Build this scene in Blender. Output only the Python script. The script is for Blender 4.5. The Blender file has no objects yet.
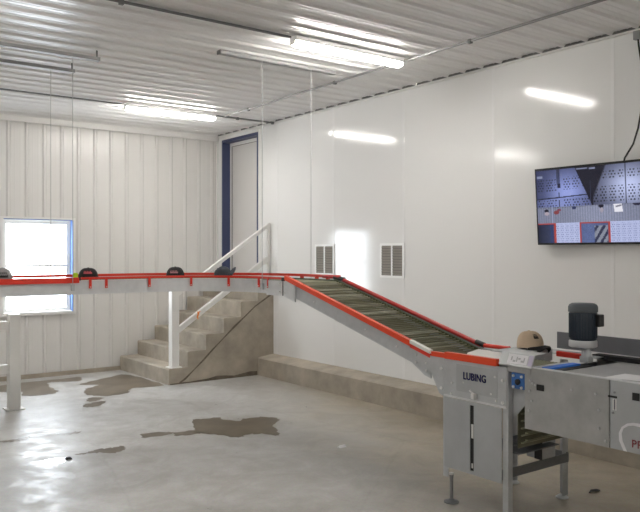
import bpy, bmesh, math, random
from mathutils import Vector, Matrix
random.seed(7)
S = bpy.context.scene
COL = S.collection
PI = math.pi

# ------------------------------------------------------------------ materials
def newmat(name):
    m = bpy.data.materials.new(name); m.use_nodes = True
    nt = m.node_tree; b = nt.nodes['Principled BSDF']
    return m, nt, b

def mat(name, col, rough=0.5, metal=0.0, spec=0.5, var=0.0, vscale=8.0, bump=0.0, bscale=40.0, coat=0.0, rvar=0.0):
    m, nt, b = newmat(name)
    b.inputs['Base Color'].default_value = (*col, 1); b.inputs['Roughness'].default_value = rough
    b.inputs['Metallic'].default_value = metal; b.inputs['Specular IOR Level'].default_value = spec
    b.inputs['Coat Weight'].default_value = coat
    tc = nt.nodes.new('ShaderNodeTexCoord')
    if var > 0 or rvar > 0:
        n = nt.nodes.new('ShaderNodeTexNoise'); n.inputs['Scale'].default_value = vscale
        n.inputs['Detail'].default_value = 5; n.inputs['Roughness'].default_value = 0.6
        nt.links.new(tc.outputs['Object'], n.inputs['Vector'])
    if var > 0:
        r = nt.nodes.new('ShaderNodeValToRGB')
        r.color_ramp.elements[0].position = 0.3; r.color_ramp.elements[1].position = 0.7
        r.color_ramp.elements[0].color = (*[c*(1-var) for c in col], 1)
        r.color_ramp.elements[1].color = (*[min(1, c*(1+var)) for c in col], 1)
        nt.links.new(n.outputs['Fac'], r.inputs['Fac']); nt.links.new(r.outputs['Color'], b.inputs['Base Color'])
    if rvar > 0:
        mr = nt.nodes.new('ShaderNodeMapRange'); mr.inputs['To Min'].default_value = max(0, rough-rvar); mr.inputs['To Max'].default_value = rough+rvar
        mr.inputs['From Min'].default_value = 0.3; mr.inputs['From Max'].default_value = 0.7
        nt.links.new(n.outputs['Fac'], mr.inputs['Value']); nt.links.new(mr.outputs['Result'], b.inputs['Roughness'])
    if bump > 0:
        n2 = nt.nodes.new('ShaderNodeTexNoise'); n2.inputs['Scale'].default_value = bscale; n2.inputs['Detail'].default_value = 3
        nt.links.new(tc.outputs['Object'], n2.inputs['Vector'])
        bp = nt.nodes.new('ShaderNodeBump'); bp.inputs['Strength'].default_value = bump; bp.inputs['Distance'].default_value = 0.01
        nt.links.new(n2.outputs['Fac'], bp.inputs['Height']); nt.links.new(bp.outputs['Normal'], b.inputs['Normal'])
    return m

def emit(name, col, strength):
    m, nt, b = newmat(name)
    b.inputs['Base Color'].default_value = (*col, 1)
    b.inputs['Emission Color'].default_value = (*col, 1); b.inputs['Emission Strength'].default_value = strength
    return m

def concrete_floor():
    m, nt, b = newmat('floor concrete')
    N = nt.nodes.new; L = nt.links.new
    tc = N('ShaderNodeTexCoord')
    n1 = N('ShaderNodeTexNoise'); n1.inputs['Scale'].default_value = 0.9; n1.inputs['Detail'].default_value = 7; n1.inputs['Roughness'].default_value = 0.62; n1.inputs['Distortion'].default_value = 0.6
    n2 = N('ShaderNodeTexNoise'); n2.inputs['Scale'].default_value = 5.5; n2.inputs['Detail'].default_value = 6; n2.inputs['Roughness'].default_value = 0.7
    n3 = N('ShaderNodeTexNoise'); n3.inputs['Scale'].default_value = 70; n3.inputs['Detail'].default_value = 3
    for n in (n1, n2, n3): L(tc.outputs['Object'], n.inputs['Vector'])
    r1 = N('ShaderNodeValToRGB'); e = r1.color_ramp.elements
    e[0].position = 0.32; e[0].color = (0.43, 0.42, 0.40, 1); e[1].position = 0.68; e[1].color = (0.595, 0.595, 0.595, 1)
    L(n1.outputs['Fac'], r1.inputs['Fac'])
    r2 = N('ShaderNodeValToRGB'); e = r2.color_ramp.elements
    e[0].position = 0.3; e[0].color = (0.72, 0.71, 0.69, 1); e[1].position = 0.66; e[1].color = (1.08, 1.08, 1.08, 1)
    L(n2.outputs['Fac'], r2.inputs['Fac'])
    mx = N('ShaderNodeMix'); mx.data_type = 'RGBA'; mx.blend_type = 'MULTIPLY'; mx.inputs['Factor'].default_value = 0.75
    L(r1.outputs['Color'], mx.inputs['A']); L(r2.outputs['Color'], mx.inputs['B'])
    mx2 = N('ShaderNodeMix'); mx2.data_type = 'RGBA'; mx2.blend_type = 'OVERLAY'; mx2.inputs['Factor'].default_value = 0.18
    L(mx.outputs['Result'], mx2.inputs['A']); L(n3.outputs['Color'], mx2.inputs['B'])
    # mid-scale trowel blotches and a noise-edged brown tint deepening towards the right and the near side
    n4 = N('ShaderNodeTexNoise'); n4.inputs['Scale'].default_value = 2.3; n4.inputs['Detail'].default_value = 8; n4.inputs['Roughness'].default_value = 0.68; n4.inputs['Distortion'].default_value = 1.2
    L(tc.outputs['Object'], n4.inputs['Vector'])
    r4 = N('ShaderNodeValToRGB'); e = r4.color_ramp.elements
    e[0].position = 0.36; e[0].color = (0.74, 0.72, 0.68, 1); e[1].position = 0.60; e[1].color = (1.06, 1.06, 1.06, 1)
    L(n4.outputs['Fac'], r4.inputs['Fac'])
    mb = N('ShaderNodeMix'); mb.data_type = 'RGBA'; mb.blend_type = 'MULTIPLY'; mb.inputs['Factor'].default_value = 0.55
    L(mx2.outputs['Result'], mb.inputs['A']); L(r4.outputs['Color'], mb.inputs['B'])
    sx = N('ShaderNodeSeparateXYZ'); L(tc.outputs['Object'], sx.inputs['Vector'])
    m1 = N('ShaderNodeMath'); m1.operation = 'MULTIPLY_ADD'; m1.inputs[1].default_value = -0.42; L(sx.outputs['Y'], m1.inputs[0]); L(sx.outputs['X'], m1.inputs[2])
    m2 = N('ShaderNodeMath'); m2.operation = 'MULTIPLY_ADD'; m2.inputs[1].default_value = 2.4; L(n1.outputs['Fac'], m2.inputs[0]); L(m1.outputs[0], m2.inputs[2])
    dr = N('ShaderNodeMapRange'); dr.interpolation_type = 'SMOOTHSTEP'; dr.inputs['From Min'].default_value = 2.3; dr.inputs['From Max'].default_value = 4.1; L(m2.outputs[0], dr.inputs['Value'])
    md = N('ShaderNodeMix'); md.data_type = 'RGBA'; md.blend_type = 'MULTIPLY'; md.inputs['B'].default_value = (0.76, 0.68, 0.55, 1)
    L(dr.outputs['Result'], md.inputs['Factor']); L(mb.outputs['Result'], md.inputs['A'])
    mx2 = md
    # fine cracks
    vo = N('ShaderNodeTexVoronoi'); vo.feature = 'DISTANCE_TO_EDGE'; vo.inputs['Scale'].default_value = 0.42; vo.inputs['Randomness'].default_value = 1
    wob = N('ShaderNodeMix'); wob.data_type = 'RGBA'; wob.inputs['Factor'].default_value = 0.10
    L(tc.outputs['Object'], wob.inputs['A']); L(n2.outputs['Color'], wob.inputs['B']); L(wob.outputs['Result'], vo.inputs['Vector'])
    cr = N('ShaderNodeValToRGB'); e = cr.color_ramp.elements
    e[0].position = 0.0; e[0].color = (0.55, 0.53, 0.5, 1); e[1].position = 0.006; e[1].color = (1, 1, 1, 1)
    L(vo.outputs['Distance'], cr.inputs['Fac'])
    mx3 = N('ShaderNodeMix'); mx3.data_type = 'RGBA'; mx3.blend_type = 'MULTIPLY'; mx3.inputs['Factor'].default_value = 0.16
    L(mx2.outputs['Result'], mx3.inputs['A']); L(cr.outputs['Color'], mx3.inputs['B'])
    L(mx3.outputs['Result'], b.inputs['Base Color'])
    mr = N('ShaderNodeMapRange'); mr.inputs['From Min'].default_value = 0.3; mr.inputs['From Max'].default_value = 0.7
    mr.inputs['To Min'].default_value = 0.27; mr.inputs['To Max'].default_value = 0.60
    L(n2.outputs['Fac'], mr.inputs['Value']); L(mr.outputs['Result'], b.inputs['Roughness'])
    b.inputs['Specular IOR Level'].default_value = 0.55
    bp = N('ShaderNodeBump'); bp.inputs['Strength'].default_value = 0.12; bp.inputs['Distance'].default_value = 0.01
    L(n2.outputs['Fac'], bp.inputs['Height']); L(bp.outputs['Normal'], b.inputs['Normal'])
    return m

M = {}
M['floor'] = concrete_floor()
M['concrete'] = mat('cast concrete', (0.40, 0.355, 0.29), 0.75, var=0.24, vscale=3.2, bump=0.25, bscale=25)
M['concrete_top'] = mat('worn concrete edge', (0.40, 0.35, 0.28), 0.7, var=0.2, vscale=5, bump=0.2, bscale=25)
M['crack'] = mat('dark form joint', (0.15, 0.125, 0.095), 0.85, var=.3, vscale=12)
M['steel_white'] = mat('white painted steel liner', (0.735, 0.72, 0.695), 0.24, spec=0.5, var=0.02, vscale=1.5)
M['ceil_white'] = mat('white painted ceiling steel', (0.87, 0.865, 0.855), 0.30, spec=0.6)
M['frp'] = mat('glossy white wall panel', (0.85, 0.845, 0.835), 0.11, spec=0.5, bump=0.05, bscale=4.0)
M['white_trim'] = mat('white trim', (0.80, 0.79, 0.77), 0.35)
M['white_paint'] = mat('white painted steel', (0.82, 0.81, 0.78), 0.35)
M['door_white'] = mat('white door', (0.74, 0.72, 0.70), 0.45)
M['blue_trim'] = mat('blue trim', (0.05, 0.064, 0.145), 0.4)
M['blue_win'] = mat('blue window trim', (0.10, 0.19, 0.45), 0.4)
M['vinyl'] = mat('white window vinyl', (0.82, 0.82, 0.80), 0.35)
M['galv'] = mat('galvanized steel', (0.52, 0.535, 0.55), 0.42, metal=0.2, var=0.08, vscale=14, rvar=0.08)
M['galv_lt'] = mat('bright galvanized steel', (0.68, 0.69, 0.70), 0.40, metal=0.15, var=0.06, vscale=14)
M['galv_dk'] = mat('dark galvanized steel', (0.22, 0.23, 0.24), 0.5, metal=0.5, var=0.1, vscale=20)
M['plate'] = mat('dull galvanized plate', (0.42, 0.42, 0.415), 0.5, metal=0.2, var=0.13, vscale=9, rvar=0.1)
M['plate_blue'] = mat('smooth galvanized plate', (0.46, 0.475, 0.49), 0.45, metal=0.2, var=0.05, vscale=6)
M['grey_panel'] = mat('blue grey panel', (0.185, 0.19, 0.21), 0.5, var=0.05)
M['rod'] = mat('coated chain rods', (0.36, 0.36, 0.25), 0.35, metal=0.3, spec=0.6)
M['rod_dk'] = mat('dull olive chain rods', (0.22, 0.215, 0.135), 0.35, spec=0.6)
M['rod_lt'] = mat('pale glint-coloured chain rods', (0.44, 0.42, 0.31), 0.3, metal=0.2)
M['pan'] = mat('dusty conveyor pan', (0.17, 0.165, 0.11), 0.6, var=0.35, vscale=4)
M['link'] = mat('dark green chain links', (0.09, 0.11, 0.055), 0.5)
M['red'] = mat('red plastic rail', (0.74, 0.045, 0.025), 0.32, spec=0.5)
M['orange'] = mat('orange red plastic strip', (0.86, 0.075, 0.022), 0.32, spec=0.5)
M['darkred'] = mat('dark red plastic tube', (0.50, 0.03, 0.03), 0.35)
M['white_pl'] = mat('white plastic', (0.85, 0.84, 0.80), 0.4)
M['black'] = mat('black plastic', (0.012, 0.012, 0.013), 0.45)
M['black_gap'] = mat('black gap', (0.018, 0.018, 0.02), 0.8)
M['bolt'] = mat('zinc bolt', (0.78, 0.78, 0.77), 0.3, metal=0.5)
M['chrome'] = mat('zinc threaded rod', (0.33, 0.33, 0.34), 0.35, metal=0.7)
M['blue_gear'] = mat('blue cast gearbox', (0.05, 0.16, 0.45), 0.4)
M['blue_bar'] = mat('bright blue bar', (0.03, 0.20, 0.78), 0.4)
M['motor'] = mat('dark blue grey motor paint', (0.030, 0.042, 0.060), 0.4)
M['motor_cap'] = mat('dark grey fan cowl', (0.075, 0.088, 0.10), 0.45)
M['alu'] = mat('cast aluminium', (0.55, 0.56, 0.57), 0.4, metal=0.4)
M['text_blue'] = mat('dark blue lettering', (0.008, 0.010, 0.14), 0.5)
M['text_red'] = mat('dark red lettering', (0.25, 0.05, 0.06), 0.5)
M['sticker'] = mat('white sticker', (0.80, 0.79, 0.82), 0.5)
M['sticker_vi'] = mat('pale violet sticker', (0.52, 0.48, 0.62), 0.5)
M['grey_mark'] = mat('grey print', (0.46, 0.46, 0.48), 0.5)
M['paper'] = mat('white sheet', (0.85, 0.85, 0.85), 0.5)
M['beige'] = mat('beige cotton', (0.60, 0.47, 0.34), 0.9, bump=0.15, bscale=300)
M['capblack'] = mat('black cotton', (0.018, 0.017, 0.018), 0.85, bump=0.15, bscale=300)
M['capdark'] = mat('charcoal cotton', (0.055, 0.062, 0.075), 0.85, bump=0.15, bscale=300)
M['capgrey'] = mat('grey cotton', (0.33, 0.33, 0.33), 0.85, bump=0.15, bscale=300)
M['logo_red'] = mat('red embroidery', (0.62, 0.10, 0.12), 0.8)
M['logo_pink'] = mat('faded red embroidery', (0.42, 0.20, 0.22), 0.8)
M['lime'] = mat('lime plastic', (0.55, 0.80, 0.02), 0.5)
M['safety'] = mat('orange cord', (0.85, 0.28, 0.06), 0.6)
M['louver'] = mat('taupe louvre', (0.27, 0.245, 0.215), 0.55)
M['vent_white'] = mat('bright white vent frame', (0.93, 0.93, 0.92), 0.3)
M['seam'] = mat('panel joint strip', (0.875, 0.872, 0.865), 0.25)
M['vent_dark'] = mat('vent cavity', (0.10, 0.09, 0.08), 0.8)
M['conduit'] = mat('galvanized conduit', (0.30, 0.30, 0.30), 0.45, metal=0.4)
M['conduit_dk'] = mat('dark conduit', (0.17, 0.17, 0.17), 0.5)
M['strut'] = mat('grey mounting strut', (0.36, 0.36, 0.355), 0.5, metal=0.2)
M['wire'] = mat('steel wire', (0.42, 0.42, 0.41), 0.4, metal=0.2)
M['wire_lt'] = mat('bright steel wire', (0.40, 0.40, 0.40), 0.4)
M['cable'] = mat('black cable', (0.012, 0.012, 0.012), 0.5)
M['debris'] = mat('dark debris', (0.05, 0.05, 0.055), 0.6)
M['housing'] = mat('light housing', (0.75, 0.75, 0.74), 0.4)
M['tube'] = emit('lit diffuser', (1.0, 0.97, 0.92), 15.0)
M['wet'] = mat('wet concrete', (0.165, 0.135, 0.10), 0.30, spec=0.22, var=0.25, vscale=3.0)
M['water'] = mat('standing water', (0.22, 0.21, 0.19), 0.06, spec=0.8)

def glass_mat():
    m = bpy.data.materials.new('window glass'); m.use_nodes = True
    nt = m.node_tree; nt.nodes.remove(nt.nodes['Principled BSDF'])
    out = nt.nodes['Material Output']
    t = nt.nodes.new('ShaderNodeBsdfTransparent'); g = nt.nodes.new('ShaderNodeBsdfGlossy'); g.inputs['Roughness'].default_value = 0.02
    mx = nt.nodes.new('ShaderNodeMixShader'); mx.inputs['Fac'].default_value = 0.06
    nt.links.new(t.outputs[0], mx.inputs[1]); nt.links.new(g.outputs[0], mx.inputs[2]); nt.links.new(mx.outputs[0], out.inputs['Surface'])
    return m
M['glass'] = glass_mat()

# ------------------------------------------------------------------ mesh builder
class MB:
    def __init__(self): self.v = []; self.f = []; self.smooth = []
    def add(self, vs, fs, smooth=False):
        o = len(self.v); self.v += [Vector(p) for p in vs]
        for f in fs: self.f.append([o+i for i in f]); self.smooth.append(smooth)
        return self
    def box(self, x0, x1, y0, y1, z0, z1, mtx=None):
        vs = [Vector((x, y, z)) for x in (x0, x1) for y in (y0, y1) for z in (z0, z1)]
        if mtx: vs = [mtx @ p for p in vs]
        return self.add(vs, [(0,1,3,2),(4,6,7,5),(0,4,5,1),(2,3,7,6),(0,2,6,4),(1,5,7,3)])
    def bbox(self, x0, x1, y0, y1, z0, z1, bev=0.004, mtx=None):     # bevelled box
        bm = bmesh.new(); bmesh.ops.create_cube(bm, size=1)
        for p in bm.verts:
            p.co = Vector(((x0+x1)/2 + p.co.x*(x1-x0), (y0+y1)/2 + p.co.y*(y1-y0), (z0+z1)/2 + p.co.z*(z1-z0)))
        bmesh.ops.bevel(bm, geom=bm.edges[:], offset=bev, segments=2, affect='EDGES', profile=0.6)
        bm.verts.index_update()
        vs = [(mtx @ p.co) if mtx else p.co.copy() for p in bm.verts]
        fs = [[q.index for q in f.verts] for f in bm.faces]; bm.free()
        return self.add(vs, fs)
    def prism(self, pts, axis, a, b):
        """polygon pts in the plane normal to axis, extruded from a to b"""
        def p3(u, w, t): return {'x': (t, u, w), 'y': (u, t, w), 'z': (u, w, t)}[axis]
        n = len(pts)
        vs = [p3(u, w, a) for u, w in pts] + [p3(u, w, b) for u, w in pts]
        return self.add(vs, [list(range(n))[::-1], list(range(n, 2*n))] + [(i, (i+1) % n, n+(i+1) % n, n+i) for i in range(n)])
    def tube(self, path, r, seg=10, cap=True):
        path = [Vector(p) for p in path]; n = len(path); rings = []
        prev = None
        for i, p in enumerate(path):
            d = (path[min(i+1, n-1)] - path[max(i-1, 0)]).normalized()
            if prev is None:
                u = d.cross(Vector((0, 0, 1)))
                if u.length < 1e-3: u = d.cross(Vector((1, 0, 0)))
            else: u = prev - d*prev.dot(d)
            u.normalize(); prev = u; w = d.cross(u)
            rr = r[i] if isinstance(r, (list, tuple)) else r
            rings.append([p + (u*math.cos(2*PI*k/seg) + w*math.sin(2*PI*k/seg))*rr for k in range(seg)])
        vs = [q for ring in rings for q in ring]; fs = []
        for i in range(n-1):
            for k in range(seg): fs.append((i*seg+k, i*seg+(k+1) % seg, (i+1)*seg+(k+1) % seg, (i+1)*seg+k))
        self.add(vs, fs, True)
        if cap: self.add(rings[0], [list(range(seg))[::-1]]); self.add(rings[-1], [list(range(seg))])
        return self
    def lathe(self, prof, c, seg=28, smooth=True, mtx=None):
        """prof: list of (radius, z) from bottom to top around the vertical through c"""
        vs = []; fs = []
        for r, z in prof:
            for k in range(seg):
                p = Vector((r*math.cos(2*PI*k/seg), r*math.sin(2*PI*k/seg), z))
                vs.append((mtx @ p if mtx else p) + Vector(c))
        for i in range(len(prof)-1):
            for k in range(seg): fs.append((i*seg+k, i*seg+(k+1) % seg, (i+1)*seg+(k+1) % seg, (i+1)*seg+k))
        fs.append(list(range(seg))[::-1]); fs.append([(len(prof)-1)*seg+k for k in range(seg)])
        return self.add(vs, fs, smooth)
    def ribbon(self, secs):
        """sweep of closed cross sections, each the same length"""
        n = len(secs[0]); vs = [p for s in secs for p in s]; fs = []
        for i in range(len(secs)-1):
            for k in range(n): fs.append((i*n+k, i*n+(k+1) % n, (i+1)*n+(k+1) % n, (i+1)*n+k))
        fs.append(list(range(n))[::-1]); fs.append([(len(secs)-1)*n+k for k in range(n)])
        return self.add(vs, fs)
    def mesh(self, name, m, org):
        me = bpy.data.meshes.new(name)
        me.from_pydata([tuple(p-org) for p in self.v], [], self.f)
        me.polygons.foreach_set('use_smooth', self.smooth)
        bm = bmesh.new(); bm.from_mesh(me); bmesh.ops.recalc_face_normals(bm, faces=bm.faces[:]); bm.to_mesh(me); bm.free()
        if any(self.smooth):
            try: me.set_sharp_from_angle(angle=math.radians(40))
            except Exception: pass
        me.materials.append(m); me.update()
        return me

def tag(o, label=None, cat=None, group=None, kind=None):
    if label: o['label'] = label
    if cat: o['category'] = cat
    if group: o['group'] = group
    if kind: o['kind'] = kind
    return o

def thing(name, loc, label, cat, group=None, kind=None):
    o = bpy.data.objects.new(name, None); COL.objects.link(o); o.location = loc
    o.empty_display_size = 0.1
    o['_w'] = tuple(loc); del o['_w']
    return tag(o, label, cat, group, kind)

def worg(o):
    p = Vector((0, 0, 0))
    while o: p += Vector(o.location); o = o.parent
    return p

def part(name, mb, m, parent, label=None, kind=None):
    o = bpy.data.objects.new(name, mb.mesh(name, m, worg(parent))); COL.objects.link(o); o.parent = parent
    return tag(o, label, None, None, kind)

def solo(name, mb, m, loc, label=None, cat=None, group=None, kind=None):
    o = bpy.data.objects.new(name, mb.mesh(name, m, Vector(loc))); COL.objects.link(o); o.location = loc
    return tag(o, label, cat, group, kind)

def copy_tree(o, parent=None):
    c = o.copy(); COL.objects.link(c)
    if parent: c.parent = parent
    for ch in list(o.children): copy_tree(ch, c)
    return c

# ------------------------------------------------------------------ room
XR, YB, ZC = 5.60, 10.15, 3.44
XL, YF = -3.4, -3.6

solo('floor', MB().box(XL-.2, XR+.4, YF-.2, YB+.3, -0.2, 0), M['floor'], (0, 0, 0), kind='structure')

def rib_profile(a0, a1, pitch=0.2286, phase=0.0, mi=0.004):
    """(position, depth) points of the ribbed steel sheet"""
    pts = []; k0 = math.floor((a0-phase)/pitch)-1; k = k0
    while True:
        c = phase + k*pitch
        if c > a1+pitch: break
        for da, dd in ((-0.030, 0), (-0.011, 0.019), (0.011, 0.019), (0.030, 0), (0.068, 0), (0.074, mi), (0.084, mi), (0.090, 0), (0.138, 0), (0.144, mi), (0.154, mi), (0.160, 0)):
            pts.append((c+da, dd))
        k += 1
    out = []
    for i in range(len(pts)-1):
        (a, d), (b, e) = pts[i], pts[i+1]
        if b <= a0 or a >= a1: continue
        def at(t): return d + (e-d)*(t-a)/(b-a)
        if a < a0: out.append((a0, at(a0)))
        else: out.append((a, d))
        if b >= a1: out.append((a1, at(a1))); break
    return out

def ribbed(mb, prof, fn, t):
    """extrude the profile: fn(pos, depth, end) -> point, t: back offset"""
    n = len(prof)
    vs = [fn(a, d, 0) for a, d in prof] + [fn(a, d, 1) for a, d in prof]
    vs += [fn(a, -t, 0) for a, d in prof] + [fn(a, -t, 1) for a, d in prof]
    fs = []
    for i in range(n-1):
        fs.append((i, i+1, n+i+1, n+i)); fs.append((2*n+i, 3*n+i, 3*n+i+1, 2*n+i+1))
        fs.append((i, 2*n+i, 2*n+i+1, i+1)); fs.append((n+i, n+i+1, 3*n+i+1, 3*n+i))
    fs.append((0, n, 3*n, 2*n)); fs.append((n-1, 3*n-1, 4*n-1, 2*n-1))
    return mb.add(vs, fs)

# ceiling: ribs run along X, hanging 19 mm below the flats
cm = MB()
ribbed(cm, rib_profile(YF-.1, YB+.1, phase=0.05), lambda a, d, e: ((XL-.1, XR+.12)[e], a, ZC+0.019-d), 0.06)
solo('ceiling', cm, M['ceil_white'], (0, 0, ZC), kind='structure')

# back wall with a window opening
WX0, WX1, WZ0, WZ1 = 2.46, 3.362, 0.855, 2.094
bw = MB()
def bwall(x0, x1, z0, z1): ribbed(bw, rib_profile(x0, x1, phase=2.5375, mi=0.0008), lambda a, d, e: (a, YB+0.019-d, (z0, z1)[e]), 0.10)
bwall(XL-.1, WX0, 0, ZC+.02); bwall(WX1, XR+.12, 0, ZC+.02); bwall(WX0, WX1, 0, WZ0); bwall(WX0, WX1, WZ1, ZC+.02)
solo('wall_back', bw, M['steel_white'], (0, YB, 0), kind='structure')
solo('trim_1', MB().box(XL, XR, YB-.030, YB-.001, ZC-.075, ZC+.0), M['white_trim'], (0, YB, ZC), kind='structure')
solo('baseboard_back', MB().box(XL, 4.03, YB-.03, YB-.001, 0, 0.055), M['concrete_top'], (0, YB, 0), kind='structure')

# right wall of glossy panels with a door opening
DY0, DY1, DZ0, DZ1 = 8.985, 9.985, 1.19, 3.335
rw = MB()
rw.box(XR, XR+.12, YF-.1, DY0, 0, ZC); rw.box(XR, XR+.12, DY1, YB+.1, 0, ZC)
rw.box(XR, XR+.12, DY0, DY1, 0, DZ0); rw.box(XR, XR+.12, DY0, DY1, DZ1, ZC)
solo('wall_right', rw, M['frp'], (XR, 0, 0), kind='structure')
k = 2
for i in range(-5, 5):
    y = 3.48 + 1.253*i
    if y > 8.95: continue
    solo('trim_%d' % k, MB().box(XR-.0022, XR+.001, y-.016, y+.016, 0.0, ZC-.012), M['seam'], (XR, y, 0), kind='structure'); k += 1
# white edge trim, then a dark strip painting shade into the rib gaps
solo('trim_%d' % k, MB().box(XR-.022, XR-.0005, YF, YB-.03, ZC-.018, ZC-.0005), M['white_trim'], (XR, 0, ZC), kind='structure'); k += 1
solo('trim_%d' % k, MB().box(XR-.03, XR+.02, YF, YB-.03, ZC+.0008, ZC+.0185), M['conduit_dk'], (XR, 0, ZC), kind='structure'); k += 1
solo('trim_%d' % k, MB().box(XR-.03, XR-.001, YB-.03, YB-.001, 1.2, ZC-.02), M['white_trim'], (XR, YB, 1.2), kind='structure'); k += 1

# unseen walls that close the room
lw = MB()
lw.box(XL-.12, XL, YF-.1, YB+.1, 0, ZC)
solo('wall_left', lw, M['steel_white'], (XL, 0, 0), kind='structure')
solo('wall_front', MB().box(XL-.1, XR+.12, YF-.12, YF, 0, ZC), M['steel_white'], (0, YF, 0), kind='structure')

# window in the back wall (double hung)
def window(name, frame_bm, sash_bm, glass_bm, loc, trim_bm=None, edge=None):
    w = solo(name, frame_bm, M['vinyl'], loc, kind='structure')
    part('sash', sash_bm, M['vinyl'], w); part('pane', glass_bm, M['glass'], w)
    if trim_bm: part('jamb_lining', trim_bm[0], M['blue_win'], w, 'blue side lining'); part('window_trim', trim_bm[1], M['vinyl'], w)
    if edge: part('casing', edge, M['white_trim'], w)
    return w
y0, y1 = YB+.055, YB+.115
fr = MB(); t = .03
fr.box(WX0, WX0+t, y0, y1, WZ0, WZ1); fr.box(WX1-t, WX1, y0, y1, WZ0, WZ1); fr.box(WX0+t, WX1-t, y0, y1, WZ1-t, WZ1); fr.box(WX0+t, WX1-t, y0, y1, WZ0, WZ0+t)
sa = MB(); s = .03; zm = 1.48
sa.box(WX0+t, WX1-t, y0+.005, y0+.035, zm-.014, zm+.014)
for a, b in ((WX0+t, WX0+t+s), (WX1-t-s, WX1-t)): sa.box(a, b, y0+.008, y0+.04, WZ0+t, WZ1-t)
sa.box(WX0+t+s, WX1-t-s, y0+.008, y0+.04, WZ0+t, WZ0+t+s); sa.box(WX0+t+s, WX1-t-s, y0+.008, y0+.04, WZ1-t-s, WZ1-t)
gl = MB().box(WX0+t+s-.004, WX1-t-s+.004, y0+.020, y0+.024, WZ0+t+s-.004, WZ1-t-s+.004)
ya, yb_ = YB-.02, YB+.055
trb = MB().box(WX1-.010, WX1+.004, ya, yb_, WZ0, WZ1).box(WX0+.010, WX1-.010, ya+.002, ya+.012, WZ1-.008, WZ1+.004)
tr = MB().box(WX0-.004, WX0+.008, ya, yb_, WZ0, WZ1).box(WX0+.010, WX1-.010, ya+.0125, yb_, WZ1-.008, WZ1+.004).box(WX0+.010, WX1-.010, ya, yb_, WZ0-.004, WZ0+.012)
cs = MB(); e = .03
cs.box(WX0-e-.004, WX0-.0045, YB-.022, YB-.001, WZ0-e, WZ1+e); cs.box(WX1+.0045, WX1+e+.004, YB-.022, YB-.001, WZ0-e, WZ1+e)
cs.box(WX0-.004, WX1+.004, YB-.022, YB-.001, WZ1+.0045, WZ1+e); cs.box(WX0-.004, WX1+.004, YB-.022, YB-.001, WZ0-e, WZ0-.0045)
window('window_1', fr, sa, gl, (WX0, YB, WZ0), (trb, tr), cs)
# door in the right wall, blue lining around a recessed white leaf
dx = XR+.115
dl = MB().box(dx+.012, dx+.05, DY0+.05, DY1-.06, DZ0+.01, DZ1-.06)
door = solo('door_1', dl, M['door_white'], (dx, DY0, DZ0), kind='structure')
df = MB(); df.box(dx, dx+.06, DY0+.012, DY0+.045, DZ0, DZ1-.012); df.box(dx, dx+.06, DY1-.055, DY1-.012, DZ0, DZ1-.012); df.box(dx, dx+.06, DY0+.045, DY1-.055, DZ1-.055, DZ1-.012)
part('door_frame', df, M['white_trim'], door)
dt = MB()
dt.box(XR-.012, dx, DY1-.012, DY1+.006, DZ0, DZ1+.02); dt.box(XR-.012, dx, DY0+.012, DY1-.012, DZ1-.012, DZ1+.006)
dt.box(XR-.012, dx, DY0-.002, DY0+.012, 1.50, DZ1+.006)
dt.box(XR-.010, XR-.0005, DY0-.026, DY1+.02, DZ1+.006, DZ1+.03); dt.box(XR-.010, XR-.0005, DY0-.026, DY0-.002, 1.50, DZ1+.006); dt.box(XR-.010, XR-.0005, DY1+.006, DY1+.022, DZ0, DZ1+.006)
part('door_lining', dt, M['blue_trim'], door, 'blue door lining')
part('door_gasket', MB().box(dx+.002, dx+.012, DY1-.068, DY1-.058, DZ0+.02, DZ1-.062).box(dx+.002, dx+.012, DY0+.046, DY1-.068, DZ1-.068, DZ1-.060), M['louver'], door)
part('door_casing', MB().box(XR-.012, XR-.0005, DY0-.066, DY0-.027, 1.2, DZ1+.06).box(XR-.012, XR-.0005, DY0-.027, DY1+.06, DZ1+.031, DZ1+.06), M['white_trim'], door)

# ------------------------------------------------------------------ concrete stairs and ledge
SX, SY0, RUN, RISE = 4.04, 8.58, 0.261, 0.2
stairs = thing('concrete_stairs', (SX, SY0, 0), 'six-step bare concrete staircase climbing to the white door in the back corner', 'stairs')
for i in range(6):
    x1 = SX+RUN*(i+1) if i < 5 else XR-.001
    xa_ = SX+RUN*i; zt_ = RISE*(i+1)
    sm_ = MB().prism([(xa_, 0), (x1, 0), (x1, zt_), (xa_+.012, zt_), (xa_, zt_-.012)], 'y', SY0, YB-.021)
    for p in sm_.v:
        if p.x < XR-.05: p.x -= .012*(p.y-SY0)/1.5
    part('step', sm_, M['concrete'], stairs)
jl = MB()
pts = [(4.19, 0.015), (4.27, .06), (4.40, .17), (4.52, .27), (4.66, .40), (4.80, .52), (4.98, .675), (5.14, .80), (5.30, .93), (5.57, 1.09)]
secs = []
for i, (x, z) in enumerate(pts):
    w = 0.0065 + 0.003*math.sin(i*2.3)
    secs.append([Vector((x-w, SY0-.004, z+w)), Vector((x+w, SY0-.004, z-w)), Vector((x+w, SY0+.006, z-w)), Vector((x-w, SY0+.006, z+w))])
jl.ribbon(secs)
stn = [(4.06, .012), (4.2, .018), (4.32, .014), (4.45, .022), (4.6, .030), (4.72, .052), (4.85, .044), (4.98, .030), (5.1, .046), (5.22, .062), (5.335, .055)]
jl.prism([(4.06, 0), (5.335, 0)] + stn[::-1], 'y', SY0-.003, SY0+.004)
part('form_joint', jl, M['crack'], stairs, 'dark diagonal joint line across the stair side')

LX, LZ = 5.345, 0.24
ledge = solo('concrete_ledge', MB().prism([(LX, 0), (XR-.001, 0), (XR-.001, LZ+.03), (LX+.02, LZ), (LX, LZ-.012)], 'y', -1.5, SY0-.002), M['concrete'], (LX, SY0, 0),
             'long low concrete ledge running along the foot of the glossy white wall', 'ledge')

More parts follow.
